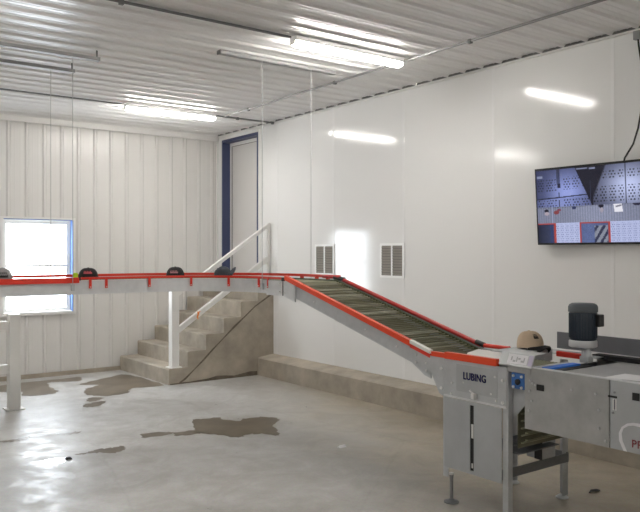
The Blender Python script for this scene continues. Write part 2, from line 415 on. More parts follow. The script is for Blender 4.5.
# handrail on the stairs
hr = thing('stair_handrail', (4.15, 8.66, RISE), 'white square-post handrail with two sloping rails on the concrete stairs', 'handrail')
part('post', MB().bbox(4.10, 4.20, 8.61, 8.71, RISE+.012, 1.19, .006), M['white_paint'], hr)
part('base_plate', MB().bbox(4.07, 4.23, 8.585, 8.735, RISE, RISE+.014, .004), M['white_paint'], hr)
def sloped_bar(xa, za, xb, zb, y0, y1, h):
    d = Vector((xb-xa, 0, zb-za)).normalized(); n = Vector((-d.z, 0, d.x))*h/2
    A, B = Vector((xa, 0, za)), Vector((xb, 0, zb))
    mb = MB()
    secs = [[P+n+Vector((0, y0, 0)), P-n+Vector((0, y0, 0)), P-n+Vector((0, y1, 0)), P+n+Vector((0, y1, 0))] for P in (A, B)]
    return mb.ribbon(secs)
part('rail', sloped_bar(4.18, 1.115, 5.555, 2.03, 8.63, 8.69, .042), M['white_paint'], hr)
part('rail', sloped_bar(4.18, .655, 5.555, 1.575, 8.63, 8.69, .062), M['white_paint'], hr)
part('end_post', MB().bbox(5.54, 5.585, 8.635, 8.685, 1.195, 2.06, .005), M['white_paint'], hr)

gr = thing('guard_rail', (2.11, 8.25, 0), 'white square post with two rails standing on the floor below the window', 'railing')
part('post', MB().bbox(2.055, 2.17, 8.195, 8.31, .010, 1.005, .007), M['white_paint'], gr)
part('base_plate', MB().bbox(2.02, 2.205, 8.16, 8.345, 0, .012, .003), M['white_paint'], gr)
for z in (.885, .43): part('rail', MB().bbox(.45, 2.055, 8.215, 8.29, z-.047, z+.047, .006), M['white_paint'], gr)
part('post', MB().bbox(.38, .45, 8.215, 8.29, 0, 1.0, .006), M['white_paint'], gr)

solo('orange_cord', MB().tube([(4.455, 8.60, .90), (4.462, 8.598, .87), (4.450, 8.60, .83), (4.458, 8.597, .80)], [.008, .012, .010, .006], 8).tube([(4.47, 8.60, .885), (4.49, 8.605, .90)], .006, 8), M['safety'], (4.46, 8.6, .8),
     'short orange cord tied on the lower sloping rail of the stair handrail', 'cord')

# ------------------------------------------------------------------ egg conveyor
CX, CY, RI, RO = 2.90, 5.75, 0.73, 1.25
CW = RO-RI
X_IN, X_OUT = CX+RI, CX+RO              # 3.63, 4.15
ZT, ZB = 1.432, 1.287                   # rail top and plate bottom on the level run
def level_path(x_start=0.25, n_arc=22, y_end=5.27):
    """points of the level run: position on the inner edge, unit vector to the outer edge"""
    P = []
    xs = x_start
    while xs < CX-1e-6: P.append((Vector((xs, CY+RI, 0)), Vector((0, 1, 0)))); xs += 0.15
    for k in range(n_arc+1):
        a = PI/2*(1-k/n_arc); u = Vector((math.cos(a), math.sin(a), 0))
        P.append((Vector((CX, CY, 0))+u*RI, u))
    P.append((Vector((X_IN, y_end, 0)), Vector((1, 0, 0))))
    return P
LP = level_path()
SL0, SL1 = (5.27, 1.432), (3.60, 0.988)    # slope: (y, z of the rail top)
sl_d = Vector((0, SL1[0]-SL0[0], SL1[1]-SL0[1])).normalized()
conv = thing('egg_conveyor', (3.2, 6.0, 1.28), 'grey rod conveyor with red guide rails sloping from the hanging wires down to the machine', 'conveyor')

def run(points, off0, off1, za, zb):
    mb = MB()
    secs = [[p+u*off0+Vector((0, 0, za)), p+u*off1+Vector((0, 0, za)), p+u*off1+Vector((0, 0, zb)), p+u*off0+Vector((0, 0, zb))] for p, u in points]
    return mb.ribbon(secs)
pl_ = part('side_plate', run(LP, 0, .006, ZB, 1.408), M['galv_lt'], conv)
pf_ = part('side_plate', run(LP, CW-.006, CW, ZB, 1.408), M['galv'], conv)
lip = part('bottom_lip', run(LP, .006, .05, ZB, ZB+.004), M['galv_dk'], pl_)
part('pan', run(LP, .008, CW-.008, 1.325, 1.329), M['pan'], conv)
# chain on the level run: rods at every 30 mm plus link strips at both edges
def rods(points, pitch, z, r, i0, i1):
    mb = MB(); acc = 0
    for (p, u), (q, w) in zip(points[:-1], points[1:]):
        L = ((q+w*CW/2)-(p+u*CW/2)).length; s = pitch-acc
        while s < L:
            t = s/L; c = p.lerp(q, t); d = u.lerp(w, t).normalized()
            a = c+d*i0; b = c+d*i1
            mb.tube([(a.x, a.y, z), (b.x, b.y, z)], r, 5); s += pitch
        acc = (acc+L) % pitch
    return mb
part('rod_chain', rods(LP, .032, 1.392, .005, .02, CW-.02), M['rod'], conv)
part('link_strip', run(LP, .010, .03, 1.388, 1.410), M['link'], conv); part('link_strip', run(LP, CW-.03, CW-.010, 1.388, 1.410), M['link'], conv)
# red guides: flat strip on the straight left run, thin bars on bracket straps round the bend
XJ = 2.20
left_pts = [(p, u) for p, u in LP if p.x < XJ] + [(Vector((XJ, CY+RI, 0)), Vector((0, 1, 0)))]
right_pts = [(Vector((XJ+.02, CY+RI, 0)), Vector((0, 1, 0)))] + [(p, u) for p, u in LP if p.x > XJ+.03 and p.y > 5.40] + [(Vector((X_IN, 5.40, 0)), Vector((1, 0, 0)))]
far_pts = LP
part('guide_rail', run(left_pts, -.016, .010, 1.388, 1.436), M['red'], conv)
part('guide_rail', run(right_pts, -.010, .008, 1.418, 1.438), M['red'], conv)
part('guide_rail', run(far_pts, CW-.008, CW+.012, 1.425, 1.450), M['red'], conv)
part('guide_rail', run([(p, u) for p, u in right_pts if p.y > 5.7], -.004, .006, 1.405, 1.412), M['white_pl'], conv, 'thin pale strip under the red bar')
def strap(p, u, w=.022, z0=1.338, z1=1.436, o=-.014):
    """bracket strap on the outside of the near plate"""
    tgt = Vector((-u.y, u.x, 0)); mb = MB()
    A = p+u*o
    q = [A-tgt*w/2, A+tgt*w/2, A+tgt*w/2+u*.010, A-tgt*w/2+u*.010]
    mb.ribbon([[Vector((v.x, v.y, z0)) for v in q], [Vector((v.x, v.y, z1)) for v in q]])
    return mb
def inner(x=None, ang=None, y=None):
    if x is not None: return Vector((x, CY+RI, 0)), Vector((0, 1, 0))
    if ang is not None:
        a = math.radians(ang); u = Vector((math.cos(a), math.sin(a), 0)); return Vector((CX, CY, 0))+u*RI, u
    return Vector((X_IN, y, 0)), Vector((1, 0, 0))
for kw in STRAPS if 'STRAPS' in globals() else (dict(x=2.30), dict(x=2.445), dict(x=2.855), dict(ang=62), dict(ang=33), dict(ang=3.5), dict(y=5.64)):
    p, u = inner(**kw)
    b = part('rail_bracket', strap(p, u), M['red'], conv)
    c = p-u*.016
    part('bracket_bolt', MB().lathe([(.005, 0), (.005, .010)], (c.x, c.y, 1.345), 8), M['bolt'], b)
for y in (5.86, 5.62, 5.45): # clips under the far rail
    part('rail_clip', MB().box(X_OUT-.014, X_OUT+.016, y-.012, y+.012, 1.405, 1.43), M['red'], conv)
# joint plates at the top of the slope
jp = MB(); xo = X_IN-.012
jp.box(xo, X_IN-.001, 5.40, 5.66, ZB-.012, 1.405)
part('joint_plate', jp, M['galv_lt'], conv)
part('joint_plate', MB().prism([(5.385, 1.275), (5.385, 1.420), (5.25, 1.392), (5.21, 1.375), (5.21, 1.232)], 'x', xo-.002, X_IN-.001), M['galv_lt'], conv)
part('seam_strip', MB().box(xo-.003, X_IN-.001, 5.400, 5.415, ZB-.012, 1.40), M['bolt'], conv, 'bright edge strip at the joint')
part('joint_seam', MB().box(xo-.002, X_IN-.001, 5.388, 5.399, ZB-.01, 1.435), M['black'], conv)
for y, z in ((5.44, 1.31), (5.44, 1.38), (5.36, 1.30), (5.36, 1.37)): part('bolt', MB().lathe([(.008, -.007), (.008, .007)], (xo-.004, y, z), 8, mtx=Matrix.Rotation(PI/2, 3, 'Y')), M['bolt'], conv)
# sloping run
def slope(dz_top, dz_bot, xa, xb, ya=SL0[0], yb=SL1[0]):
    k = (SL1[1]-SL0[1])/(SL1[0]-SL0[0])
    f = lambda y: SL0[1]+k*(y-SL0[0])
    return MB().ribbon([[Vector((xa, y, f(y)+dz_top)), Vector((xb, y, f(y)+dz_top)), Vector((xb, y, f(y)+dz_bot)), Vector((xa, y, f(y)+dz_bot))] for y in (ya, yb)])
kz = (SL1[1]-SL0[1])/(SL1[0]-SL0[0])
zs = lambda y: SL0[1]+kz*(y-SL0[0])
part('side_plate', slope(-.02, -.155, X_IN, X_IN+.006), M['galv'], conv)
part('side_plate', slope(-.02, -.155, X_OUT-.006, X_OUT), M['galv'], conv)
part('pan', slope(-.108, -.112, X_IN+.006, X_OUT-.006), M['pan'], conv)
part('guide_strip', slope(.0, -.040, X_IN-.022, X_IN+.012, 5.36, 3.80), M['orange'], conv, 'broad orange red strip along the slope')
part('guide_strip', slope(.004, -.020, X_IN-.022, X_IN+.012, 3.795, 3.60), M['white_pl'], conv, 'short white end piece of the strip')
part('guide_strip', slope(-.022, -.048, X_IN-.020, X_IN+.010, 3.795, 3.60), M['red'], conv)
part('guide_tube', MB().tube([(X_OUT-.005, SL0[0]+.24, 1.434), (X_OUT-.005, SL0[0]+.02, zs(SL0[0])-.002), (X_OUT-.005, SL1[0]+.02, zs(SL1[0])+.0)], .017, 12), M['darkred'], conv, 'dark red round tube along the far side')
part('strip_cap', MB().bbox(X_IN-.026, X_IN+.012, 5.36, 5.40, 1.405, 1.437, .004), M['black'], conv)
part('tube_joint', MB().tube([(X_OUT-.005, 5.34, zs(5.27)-.004), (X_OUT-.005, 5.20, zs(5.20))], .019, 12), M['black'], conv)
part('tube_joint', MB().tube([(X_OUT-.005, 3.66, zs(3.66)), (X_OUT-.005, 3.585, zs(3.60)-.001)], .0195, 12), M['black'], conv)
rc = MB(); y = 5.24
while y > 3.62:
    a = random.uniform(-.003, .003)
    q_ = MB() if random.random() < .3 else rc  # some rods paler at random, chain glints put into their colour
    q_.tube([(X_IN+.02, y+a, zs(y)-.040), (X_OUT-.02, y-a, zs(y)-.040)], .0052, 6); y -= .036
    if q_ is not rc: part('chain_rod', q_, M['rod_lt'], conv, 'pale rod, glint put into its colour')
part('rod_chain', rc, M['rod_dk'], conv)
part('link_strip', slope(-.030, -.060, X_OUT-.035, X_OUT-.012), M['link'], conv)
part('link_strip', slope(-.030, -.060, X_IN+.012, X_IN+.03), M['link'], conv)
for y in (5.02, 4.86, 4.43, 3.98): part('chain_slat', MB().prism([(y, zs(y)-.036), (y+.05, zs(y+.05)-.036), (y+.05, zs(y+.05)-.039), (y, zs(y)-.039)], 'x', X_IN+.04, X_OUT-.05), M['pan'], conv)
for y in (4.95, 4.3, 3.95): part('bolt', MB().lathe([(.007, -.005), (.007, .005)], (X_IN-.002, y, zs(y)-.10), 8, mtx=Matrix.Rotation(PI/2, 3, 'Y')), M['bolt'], conv)
# foot of the slope: gusset and short level run on the stand
YE = 3.03; ZL = 0.992
part('end_plate', MB().prism([(3.78, zs(3.78)-.05), (3.62, .955), (3.60, .945), (3.60, .80), (3.66, .815), (3.78, .885)], 'x', X_IN-.010, X_IN-.001), M['galv'], conv)
for y, z in ((3.74, .945), (3.74, .895), (3.64, .90), (3.64, .85)): part('bolt', MB().lathe([(.008, -.005), (.008, .005)], (X_IN-.013, y, z), 8, mtx=Matrix.Rotation(PI/2, 3, 'Y')), M['bolt'], conv)
part('guide_strip', MB().box(X_IN-.022, X_IN+.008, 3.46, 3.585, .955, ZL-.006).box(X_IN-.024, X_IN+.010, YE, 3.46, .952, ZL+.004), M['orange'], conv)
part('guide_tube', MB().tube([(X_OUT-.005, 3.585, ZL-.006), (X_OUT-.005, 3.36, ZL-.004)], .015, 12), M['red'], conv, 'red tube along the far side of the level end')
part('side_plate', MB().box(X_OUT-.006, X_OUT, YE, 3.60, .85, .965), M['galv'], conv)
part('cover_plate', MB().prism([(3.66, 3.03), (4.10, 3.03), (4.10, 3.60), (3.90, 3.52), (3.66, 3.34)], 'z', .958, .962), M['white_pl'], conv, 'white cover plate between the rails')
part('cross_bar', MB().tube([(3.67, 3.06, .968), (4.10, 3.26, .972)], .008, 8), M['galv_dk'], conv)

# ------------------------------------------------------------------ hanging wires and mounting struts
def wire(x, y, z0, z1, label, m, r=.003):
    w = thing('hanger_wire', (x, y, z0), label, 'wire', 'wires hanging the conveyor from the ceiling')
    part('wire_strand', MB().tube([(x, y, z0+.01), (x, y, z1)], r, 8), m, w)
    part('clamp', MB().bbox(x-.014, x+.014, y-.012, y+.012, z0-.045, z0+.012, .003), M['galv'], w)
    return w
ZS = 3.355
wire(2.14, 6.455, 1.365, ZS, 'thin wire nearest the left strut end, meeting the near plate right of the window', M['wire'])
wire(2.124, 7.02, 1.34, ZS, 'thin wire crossing in front of the window down to the far conveyor side', M['wire'])
wire(3.612, 5.722, 1.365, 3.41, 'thin wire passing in front of the door and handrail end', M['wire_lt'])
wire(4.175, 5.745, 1.40, 3.41, 'thin wire beside the left wall vent, down to the far conveyor rail', M['wire_lt'])
def strut(x0, x1, y, z0, label):
    s = thing('mounting_strut', (x0, y, z0), label, 'strut', 'struts under the ceiling')
    mb = MB(); w = .03; t = .006
    z1 = min(z0+.032, ZC-.001)
    mb.box(x0, x1, y-w, y+w, z0+.001, z0+t); mb.box(x0, x1, y-w, y-w+t, z0+t, z1); mb.box(x0, x1, y+w-t, y+w, z0+t, z1)
    part('channel', mb, M['strut'], s)
    for x in (x0+.02, (x0+x1)/2, x1-.02): part('hanger_stud', MB().tube([(x, y, z0+t+.0005), (x, y, ZC-.001)], .008, 8), M['conduit_dk'], s)
    if x0 > 1: part('end_bracket', MB().bbox(x0-.014, x0-.0005, y-w, y+w, z0-.002, ZC-.001, .002), M['conduit_dk'], s)
    return s
strut(.25, 2.375, 6.46, 3.345, 'long grey strut under the ceiling nearest the left edge')
strut(.25, 2.34, 7.02, 3.345, 'second grey strut behind the longer one at upper left')
strut(3.22, 4.50, 5.80, 3.405, 'flat pale strut under the ceiling between the two lit lamps')
solo('strut_plate', MB().bbox(2.10, 2.30, 6.73, 6.76, 3.41, 3.438, .004), M['strut'], (2.1, 6.75, 3.40), 'short grey bar on the ceiling between the two left struts', 'bar')

# ------------------------------------------------------------------ ceiling lamps and conduit
def lamp(x0, x1, y):
    t = thing('ceiling_lamp', ((x0+x1)/2, y, ZC), 'long lit strip lamp', 'lamp', 'strip lamps on the ceiling')
    part('housing', MB().bbox(x0-.008, x1+.008, y-.05, y+.05, ZC-.045, ZC-.002, .008), M['housing'], t)
    n = 10; secs = []
    for x in (x0, x0+.02, x1-.02, x1):
        k = .75 if x in (x0, x1) else 1
        secs.append([Vector((x, y-.048*k*math.cos(PI*j/n), ZC-.0455-.042*k*math.sin(PI*j/n))) for j in range(n+1)])
    part('diffuser', MB().ribbon(secs), M['tube'], t, 'lit white diffuser')
    for x in (x0-.007, x1+.007): part('end_cap', MB().bbox(x-.006, x+.006, y-.036, y+.036, ZC-.072, ZC-.046, .004), M['white_pl'], t)
    return t
la = lamp(3.50, 4.69, 5.06)
la['label'] = 'lit strip lamp nearest the camera, above the top of the sloping conveyor'
lb = copy_tree(la); lb.location.x -= .04; lb.location.y += 3.47; lb['label'] = 'lit strip lamp farther away near the back wall, left of the door'
n_l = 0
for dx_, y in ((-3.5, 5.06), (-3.5, 8.53), (-3.5, 1.59), (0, -1.88), (-3.5, -1.88)):  # lamps just ahead of and behind the camera are added for front fill
    c = copy_tree(la); c.location.x = la.location.x+dx_; c.location.y = y
    c['label'] = 'lit strip lamp out of view, in the %s row, %s' % ('right' if dx_ == 0 else 'left', {5.06: 'level with the nearer visible lamp', 8.53: 'level with the farther visible lamp', 1.59: 'just ahead of the camera, added as front fill', -1.88: 'behind the camera, added as front fill'}[y])

def conduit(name, pts, clamps, label, m, r=.011):
    t = thing(name, pts[0], label, 'conduit')
    part('pipe', MB().tube(pts, r, 10), m, t)
    for c in clamps: part('clamp', MB().bbox(c[0]-.016, c[0]+.016, c[1]-.016, c[1]+.016, ZC-.036, ZC-.0005, .003), M['conduit_dk'], t)
    return t
zc = ZC-.014
conduit('conduit', [(4.80, 8.53, zc), (4.755, 6.12, zc), (4.735, 4.25, zc), (4.70, 2.0, zc), (4.66, -2, zc)], [(4.785, 7.9), (4.755, 6.12), (4.735, 4.25), (4.70, 2.2)], 'thin grey conduit along the ceiling parallel to the glossy wall, past both lamps', M['conduit'])
conduit('conduit', [(4.66, 8.53, zc), (5.0, 8.53, zc), (5.57, 8.53, zc)], [(5.0, 8.53), (5.55, 8.53)], 'short dark conduit from the farther lamp to the wall top above the door', M['conduit_dk'], .011)
conduit('conduit', [(1.3, 8.53, zc), (2.4, 8.53, zc), (3.44, 8.53, zc)], [(1.92, 8.53)], 'thin dark conduit leading from the left edge into the farther lamp', M['conduit_dk'], .010)
conduit('conduit', [(1.25, 5.06, zc), (2.4, 5.06, zc), (3.47, 5.06, zc)], [(2.02, 5.06)], 'dark conduit across the ceiling into the left end of the nearer lamp', M['conduit_dk'], .011)
conduit('conduit', [(4.70, 5.06, zc), (4.74, 5.06, zc)], [], 'stub of conduit at the right end of the nearer lamp', M['conduit'], .012)

# ------------------------------------------------------------------ wall vents
def vent(y, z, label):
    t = thing('wall_vent', (XR, y, z), label, 'vent', 'louvred vents in the glossy wall')
    w, h = .395, .385; x1 = XR-.0008; x0 = x1-.011; b = .026
    f = MB()
    f.box(x0, x1, y-w/2, y-w/2+b, z, z+h); f.box(x0, x1, y+w/2-b, y+w/2, z, z+h)
    f.box(x0, x1, y-w/2+b, y+w/2-b, z, z+b); f.box(x0, x1, y-w/2+b, y+w/2-b, z+h-b, z+h); f.box(x0, x1, y-.011, y+.011, z+b, z+h-b)
    part('frame', f, M['vent_white'], t)
    part('backing', MB().box(x1-.003, x1, y-w/2+b, y+w/2-b, z+b, z+h-b), M['vent_dark'], t)
    n = 11
    for ya, yb in ((y-w/2+b, y-.011), (y+.011, y+w/2-b)):
        lo = MB()
        for i in range(n):
            zc_ = z+b+(h-2*b)*(i+.5)/n
            lo.prism([(x1-.0095, zc_-.013), (x1-.0035, zc_+.010), (x1-.004, zc_+.013), (x1-.0105, zc_-.010)], 'y', ya+.001, yb-.001)
        part('louvre_bank', lo, M['louver'], t)
    return t
vent(7.41, 1.373, 'white framed louvre vent farther along the wall, partly behind the conveyor')
vent(6.165, 1.373, 'white framed louvre vent nearer the camera, clear above the sloping conveyor')

# ------------------------------------------------------------------ wall screen
def screen_colour(u, v):
    x = 537+u*134; y = 166+(1-v)*77
    h = lambda a, b: math.sin(a*12.9898+b*78.233)*43758.5453 % 1
    nz = h(math.floor(x*1.3), math.floor(y*1.3))
    navy = Vector((.012, .014, .045)); lt = Vector((.30, .36, .74)); white = Vector((.60, .67, 1.0))
    def dots(px, py):
        """staggered small holes"""
        r = math.floor(y/py); xx = x+(px/2 if r % 2 else 0)
        return ((xx % px)-px/2)**2 + ((y % py)-py/2)**2*1.2 < (.30*px)**2
    if y < 205:
        if x < 597:
            g = math.exp(-((x-571)/19)**2-((y-191)/19)**2)
            c = navy.lerp(lt, min(1, .10+.95*g))
            if y > 196: c = navy.lerp(lt, min(1, .22+.55*math.exp(-((x-566)/22)**2)))
            edge = 580+(y-168)*.42
            if x > edge: c = Vector((.010, .010, .022))
            if 559.5 < x < 563 and y < 182: c = c*.35
            if 560 < x < 563.5 and 181 < y < 185.5: c = navy
            if abs(y-195.5+(x-560)*.05) < .7 and x < edge: c = c*.2
            if 561 < x < 562.3 and 190 < y < 196 or 561 < x < 562 and y > 198: c = c*.25
            band = (175-.04*(x-560) < y < 188-.04*(x-560)) or y > 197.5
            if band and x < edge and abs(x-562) > 3 and (x-538) % 9.5 < 7.6 and dots(3.1, 2.7) and nz > .12: c = c*.16
        else:
            g = math.exp(-((x-632)/20)**2-((y-188)/17)**2)
            c = navy.lerp(white, min(1, .08+.85*g))
            edge = 609-(y-168)*.42
            if x < edge: c = Vector((.010, .010, .022))
            elif x < edge+1: c = c*.5
            if abs(x-629) < .7: c = c*.25
            band = (171 < y < 180) or (187 < y < 203)
            if band and x > edge+1 and abs(x-629) > 2 and (x-604) % 9 < 7 and dots(3.2, 2.9): c = c*.12
        if abs(x-594.5) < .35 and y > 180: c = Vector((.05, .06, .12))
        if 538 < x < 544 and 172 < y < 174.2: c = white*.4
        if 581 < x < 592 and 166.8 < y < 168 or 594 < x < 600 and 167.2 < y < 169: c = white*.38
    elif y < 222:
        c = Vector((.22, .24, .34))*(1.0+.16*math.sin(x*2.4)) * (1+.2*(nz-.5))*(.9+.25*math.exp(-((x-600)/30)**2))
        if y < 206.5 and nz > .6: c = c*.45
        for sx, sy, r, cc in ((547, 209, 2.4, (.015, .015, .03)), (558, 211, 3.0, (.22, .05, .06)), (561, 208.5, 2.0, (.20, .05, .08)), (577, 207, 2.2, (.03, .04, .11)), (604.5, 206.5, 2.6, (.015, .015, .03)), (639, 205, 4, (.02, .02, .05)), (650, 212, 3, (.05, .05, .07))):
            if ((x-sx)/r)**2+((y-sy)/(r*.7))**2 < 1: c = Vector(cc)
        if ((x-547.3)/2.6)**2+((y-212)/1.8)**2 < 1: c = Vector((.42, .36, .42))
        if ((x-605)/1.8)**2+((y-210.5)/2.4)**2 < 1: c = Vector((.36, .33, .40))
        k = (y-208)*.12
        if 617+k < x < 625+k and 203 < y < 213: c = Vector((.80, .80, .88))
        if 618.5 < x < 624.5 and abs(y-207.3+(x-621)*.2) < .9: c = Vector((.22, .22, .28))
        if abs(x-553.5) < .5: c = white*.5
    else:
        if x < 557 or 582 < x < 613:
            c = Vector((.085, .115, .25))*(1+.3*(nz-.5))*(1.25-.02*abs(x-592))
            if y < 223.6 or 554.3 < x < 556.8 or 582 < x < 583.8 or 611 < x < 613: c = Vector((.40, .055, .045))
            elif 597 < x < 610.5 and y > 226:
                c = Vector((.24, .26, .33)) if math.sin(x*.9+y*.55)+nz > .35 else Vector((.03, .035, .08))
            elif 550.5 < x < 554.2: c = Vector((.03, .05, .14))
        else:
            c = Vector((.46, .51, .76))*(1+.15*(nz-.5))
            if (x % 5.2) < 3.6 and dots(1.75, 2.2): c = Vector((.15, .17, .34))
            if y < 223.4: c = white*.8
    return c
def build_screen():
    t = thing('wall_screen', (XR, 3.55, 1.735), 'large black flat screen showing blue security camera pictures on the glossy wall', 'screen')
    W, H = 1.21, .668
    TL = Vector((5.452, 4.138, 2.388))
    yaw = math.atan2(.075, 1.2); tilt = math.radians(4.3)
    ux = Vector((math.sin(yaw), -math.cos(yaw), 0))             # to the right as seen
    nrm0 = Vector((-math.cos(yaw), -math.sin(yaw), 0))          # towards the room
    dn = (Vector((0, 0, -1))*math.cos(tilt) - nrm0*math.sin(tilt)).normalized()
    nrm = ux.cross(dn).normalized()
    if nrm.x > 0: nrm = -nrm
    def P(u, v, d=0): return TL+ux*(u*W)+dn*((1-v)*H)+nrm*d
    def slab(u0, u1, v0, v1, d0, d1):
        return MB().add([P(a, b, c) for a in (u0, u1) for b in (v0, v1) for c in (d0, d1)], [(0,1,3,2),(4,6,7,5),(0,4,5,1),(2,3,7,6),(0,2,6,4),(1,5,7,3)])
    part('casing', slab(0, 1, 0, 1, -.035, 0), M['black'], t)
    part('back_cover', slab(.2, .8, .12, .7, -.055, -.0355), M['black'], t)
    bz = MB()
    for a in ((0, .008, 0, 1), (.992, 1, 0, 1), (.008, .992, .972, 1), (.008, .992, 0, .024)): 
        s_ = slab(*a, .0002, .006); bz.add(s_.v, s_.f)
    part('bezel', bz, M['black'], t)
    nx, ny = 330, 185
    vs = [P(.008+.984*i/nx, .024+.948*j/ny, .002) for j in range(ny+1) for i in range(nx+1)]
    fs = [(j*(nx+1)+i, j*(nx+1)+i+1, (j+1)*(nx+1)+i+1, (j+1)*(nx+1)+i) for j in range(ny) for i in range(nx)]
    me = bpy.data.meshes.new('display'); org = worg(t)
    me.from_pydata([tuple(p-org) for p in vs], [], fs)
    ca = me.color_attributes.new('picture', 'FLOAT_COLOR', 'CORNER')
    cols = []
    for j in range(ny):
        for i in range(nx):
            c = screen_colour((i+.5)/nx, (j+.5)/ny)
            cols += [c.x, c.y, c.z, 1]*4
    ca.data.foreach_set('color', cols)
    m, nt, b = newmat('lit display')
    at = nt.nodes.new('ShaderNodeVertexColor'); at.layer_name = 'picture'
    b.inputs['Base Color'].default_value = (.01, .01, .012, 1); b.inputs['Roughness'].default_value = .2
    nt.links.new(at.outputs['Color'], b.inputs['Emission Color']); b.inputs['Emission Strength'].default_value = 0.26
    me.materials.append(m)
    o = bpy.data.objects.new('display', me); COL.objects.link(o); o.parent = t; o['label'] = 'lit picture of several camera views'
    c = P(.5, .45, -.055)
    part('wall_mount', MB().box(c.x-.001, XR-.0005, c.y-.12, c.y+.12, c.z-.1, c.z+.1), M['black'], t)
    return P
PS = build_screen()
cab = thing('screen_cable', (5.57, 3.25, 2.38), 'black cable curving down from the ceiling box to the screen top', 'cable')
part('cord', MB().tube([(5.575, 3.245, 3.38), (5.572, 3.235, 3.30), (5.568, 3.205, 3.12), (5.566, 3.195, 2.95), (5.565, 3.205, 2.80), (5.563, 3.235, 2.64), (5.560, 3.275, 2.52), (5.54, 3.335, 2.415), (5.54, 3.345, 2.38)], .0075, 8), M['cable'], cab)
part('junction_box', MB().bbox(5.555, 5.597, 3.22, 3.275, 3.35, 3.419, .004), M['conduit'], cab)

# ------------------------------------------------------------------ drive stand below the conveyor foot
st = thing('conveyor_stand', (3.95, 3.2, 0), 'grey steel stand on levelling feet under the low end of the conveyor', 'stand')
XS = 3.62
def bolt_x(mb, x, y, z, r=.009, l=.008): return mb.lathe([(r, 0), (r*.9, l)], (x, y, z), 8, mtx=Matrix.Rotation(-PI/2, 3, 'Y'))
def foot(x, y, z1, parent):
    f = part('levelling_foot', MB().tube([(x, y, .012), (x, y, z1)], .0125, 10), M['chrome'], parent)
    part('foot_disc', MB().lathe([(.050, 0), (.050, .007), (.022, .015), (.013, .024)], (x, y, 0), 20), M['galv_dk'], f)
    part('nut', MB().lathe([(.017, 0), (.017, .012)], (x, y, z1-.002), 6, False), M['bolt'], f)
# legs as angle iron
def leg(x, y, z0, z1, sx, sy, m=M['galv'], w=.045, t=.005):
    mb = MB(); mb.box(min(x, x+sx*w), max(x, x+sx*w), min(y, y+sy*t), max(y, y+sy*t), z0, z1)
    mb.box(min(x, x+sx*t), max(x, x+sx*t), min(y+sy*t, y+sy*w), max(y+sy*t, y+sy*w), z0, z1)
    return part('leg', mb, m, st)
l1 = leg(XS, 3.485, .17, .95, 1, -1); foot(XS+.028, 3.437, .185, l1)
l2 = leg(XS, 2.944, .03, .930, 1, 1, w=.042); foot(XS+.028, 2.972, .05, l2)
l3 = leg(4.345, 3.03, .02, .93, -1, 1, w=.06)
part('foot_disc', MB().lathe([(.042, 0), (.042, .006), (.03, .014), (.02, .022)], (4.315, 3.055, 0), 20), M['alu'], l3)
l4 = leg(4.335, 3.485, .02, .90, -1, -1)
part('foot_disc', MB().lathe([(.040, 0), (.040, .006), (.03, .014), (.02, .022)], (4.315, 3.46, 0), 20), M['alu'], l4)
part('brace', MB().box(XS+.006, 4.339, 3.020, 3.026, .245, .305), M['galv_dk'], st)
part('brace', MB().box(XS+.006, 4.332, 3.440, 3.478, .26, .30), M['galv_dk'], st)
part('brace', MB().box(4.325, 4.333, 3.022, 3.44, .26, .31), M['galv_dk'], st)
npn = part('name_panel', MB().box(XS-.006, XS-.0005, 2.952, 3.475, .712, .953), M['galv'], st)
part('panel_fold', MB().box(XS-.012, XS-.0062, 2.952, 3.470, .703, .716), M['galv_lt'], npn, 'bright folded lower edge')
part('name_plate', MB().box(XS-.0085, XS-.0062, 3.02, 3.36, .755, .93), M['plate_blue'], npn)
part('gusset', MB().prism([(3.62, .955), (3.476, .955), (3.476, .700), (3.515, .715), (3.60, .86), (3.625, .90)], 'x', XS-.007, XS-.001), M['galv'], st)
fp = MB()
fp.box(XS-.012, XS-.0065, 2.9865, 3.208, .240, .700); fp.box(XS-.012, XS-.0065, 3.240, 3.462, .240, .700)
fp.box(XS-.012, XS-.0065, 3.208, 3.240, .240, .262); fp.box(XS-.012, XS-.0065, 3.208, 3.240, .680, .700)
part('lower_panel', fp, M['plate_blue'], st)
sl = part('slot', MB().box(XS-.0062, XS-.003, 3.205, 3.243, .255, .685), M['black'], st)
part('slot_clip', MB().box(XS-.009, XS-.0064, 3.215, 3.232, .47, .56).box(XS-.009, XS-.0064, 3.218, 3.230, .28, .31), M['bolt'], sl)
for y, z in ((3.495, .882), (3.495, .752), (2.98, .872), (2.98, .735), (3.40, .80), (3.30, .815), (3.405, .73), (3.07, .775), (3.04, .885), (3.03, .74)): part('bolt', bolt_x(MB(), XS-.006, y, z, .011 if abs(y-3.24) > .24 else .007), M['bolt'], st)
part('latch', MB().bbox(XS-.035, XS-.007, 3.185, 3.215, .725, .760, .005).tube([(XS-.02, 3.20, .755), (XS-.02, 3.235, .775)], .006, 8), M['bolt'], st)
part('side_panel', MB().box(XS+.006, 4.29, 3.487, 3.492, .70, .95), M['galv_dk'], st)
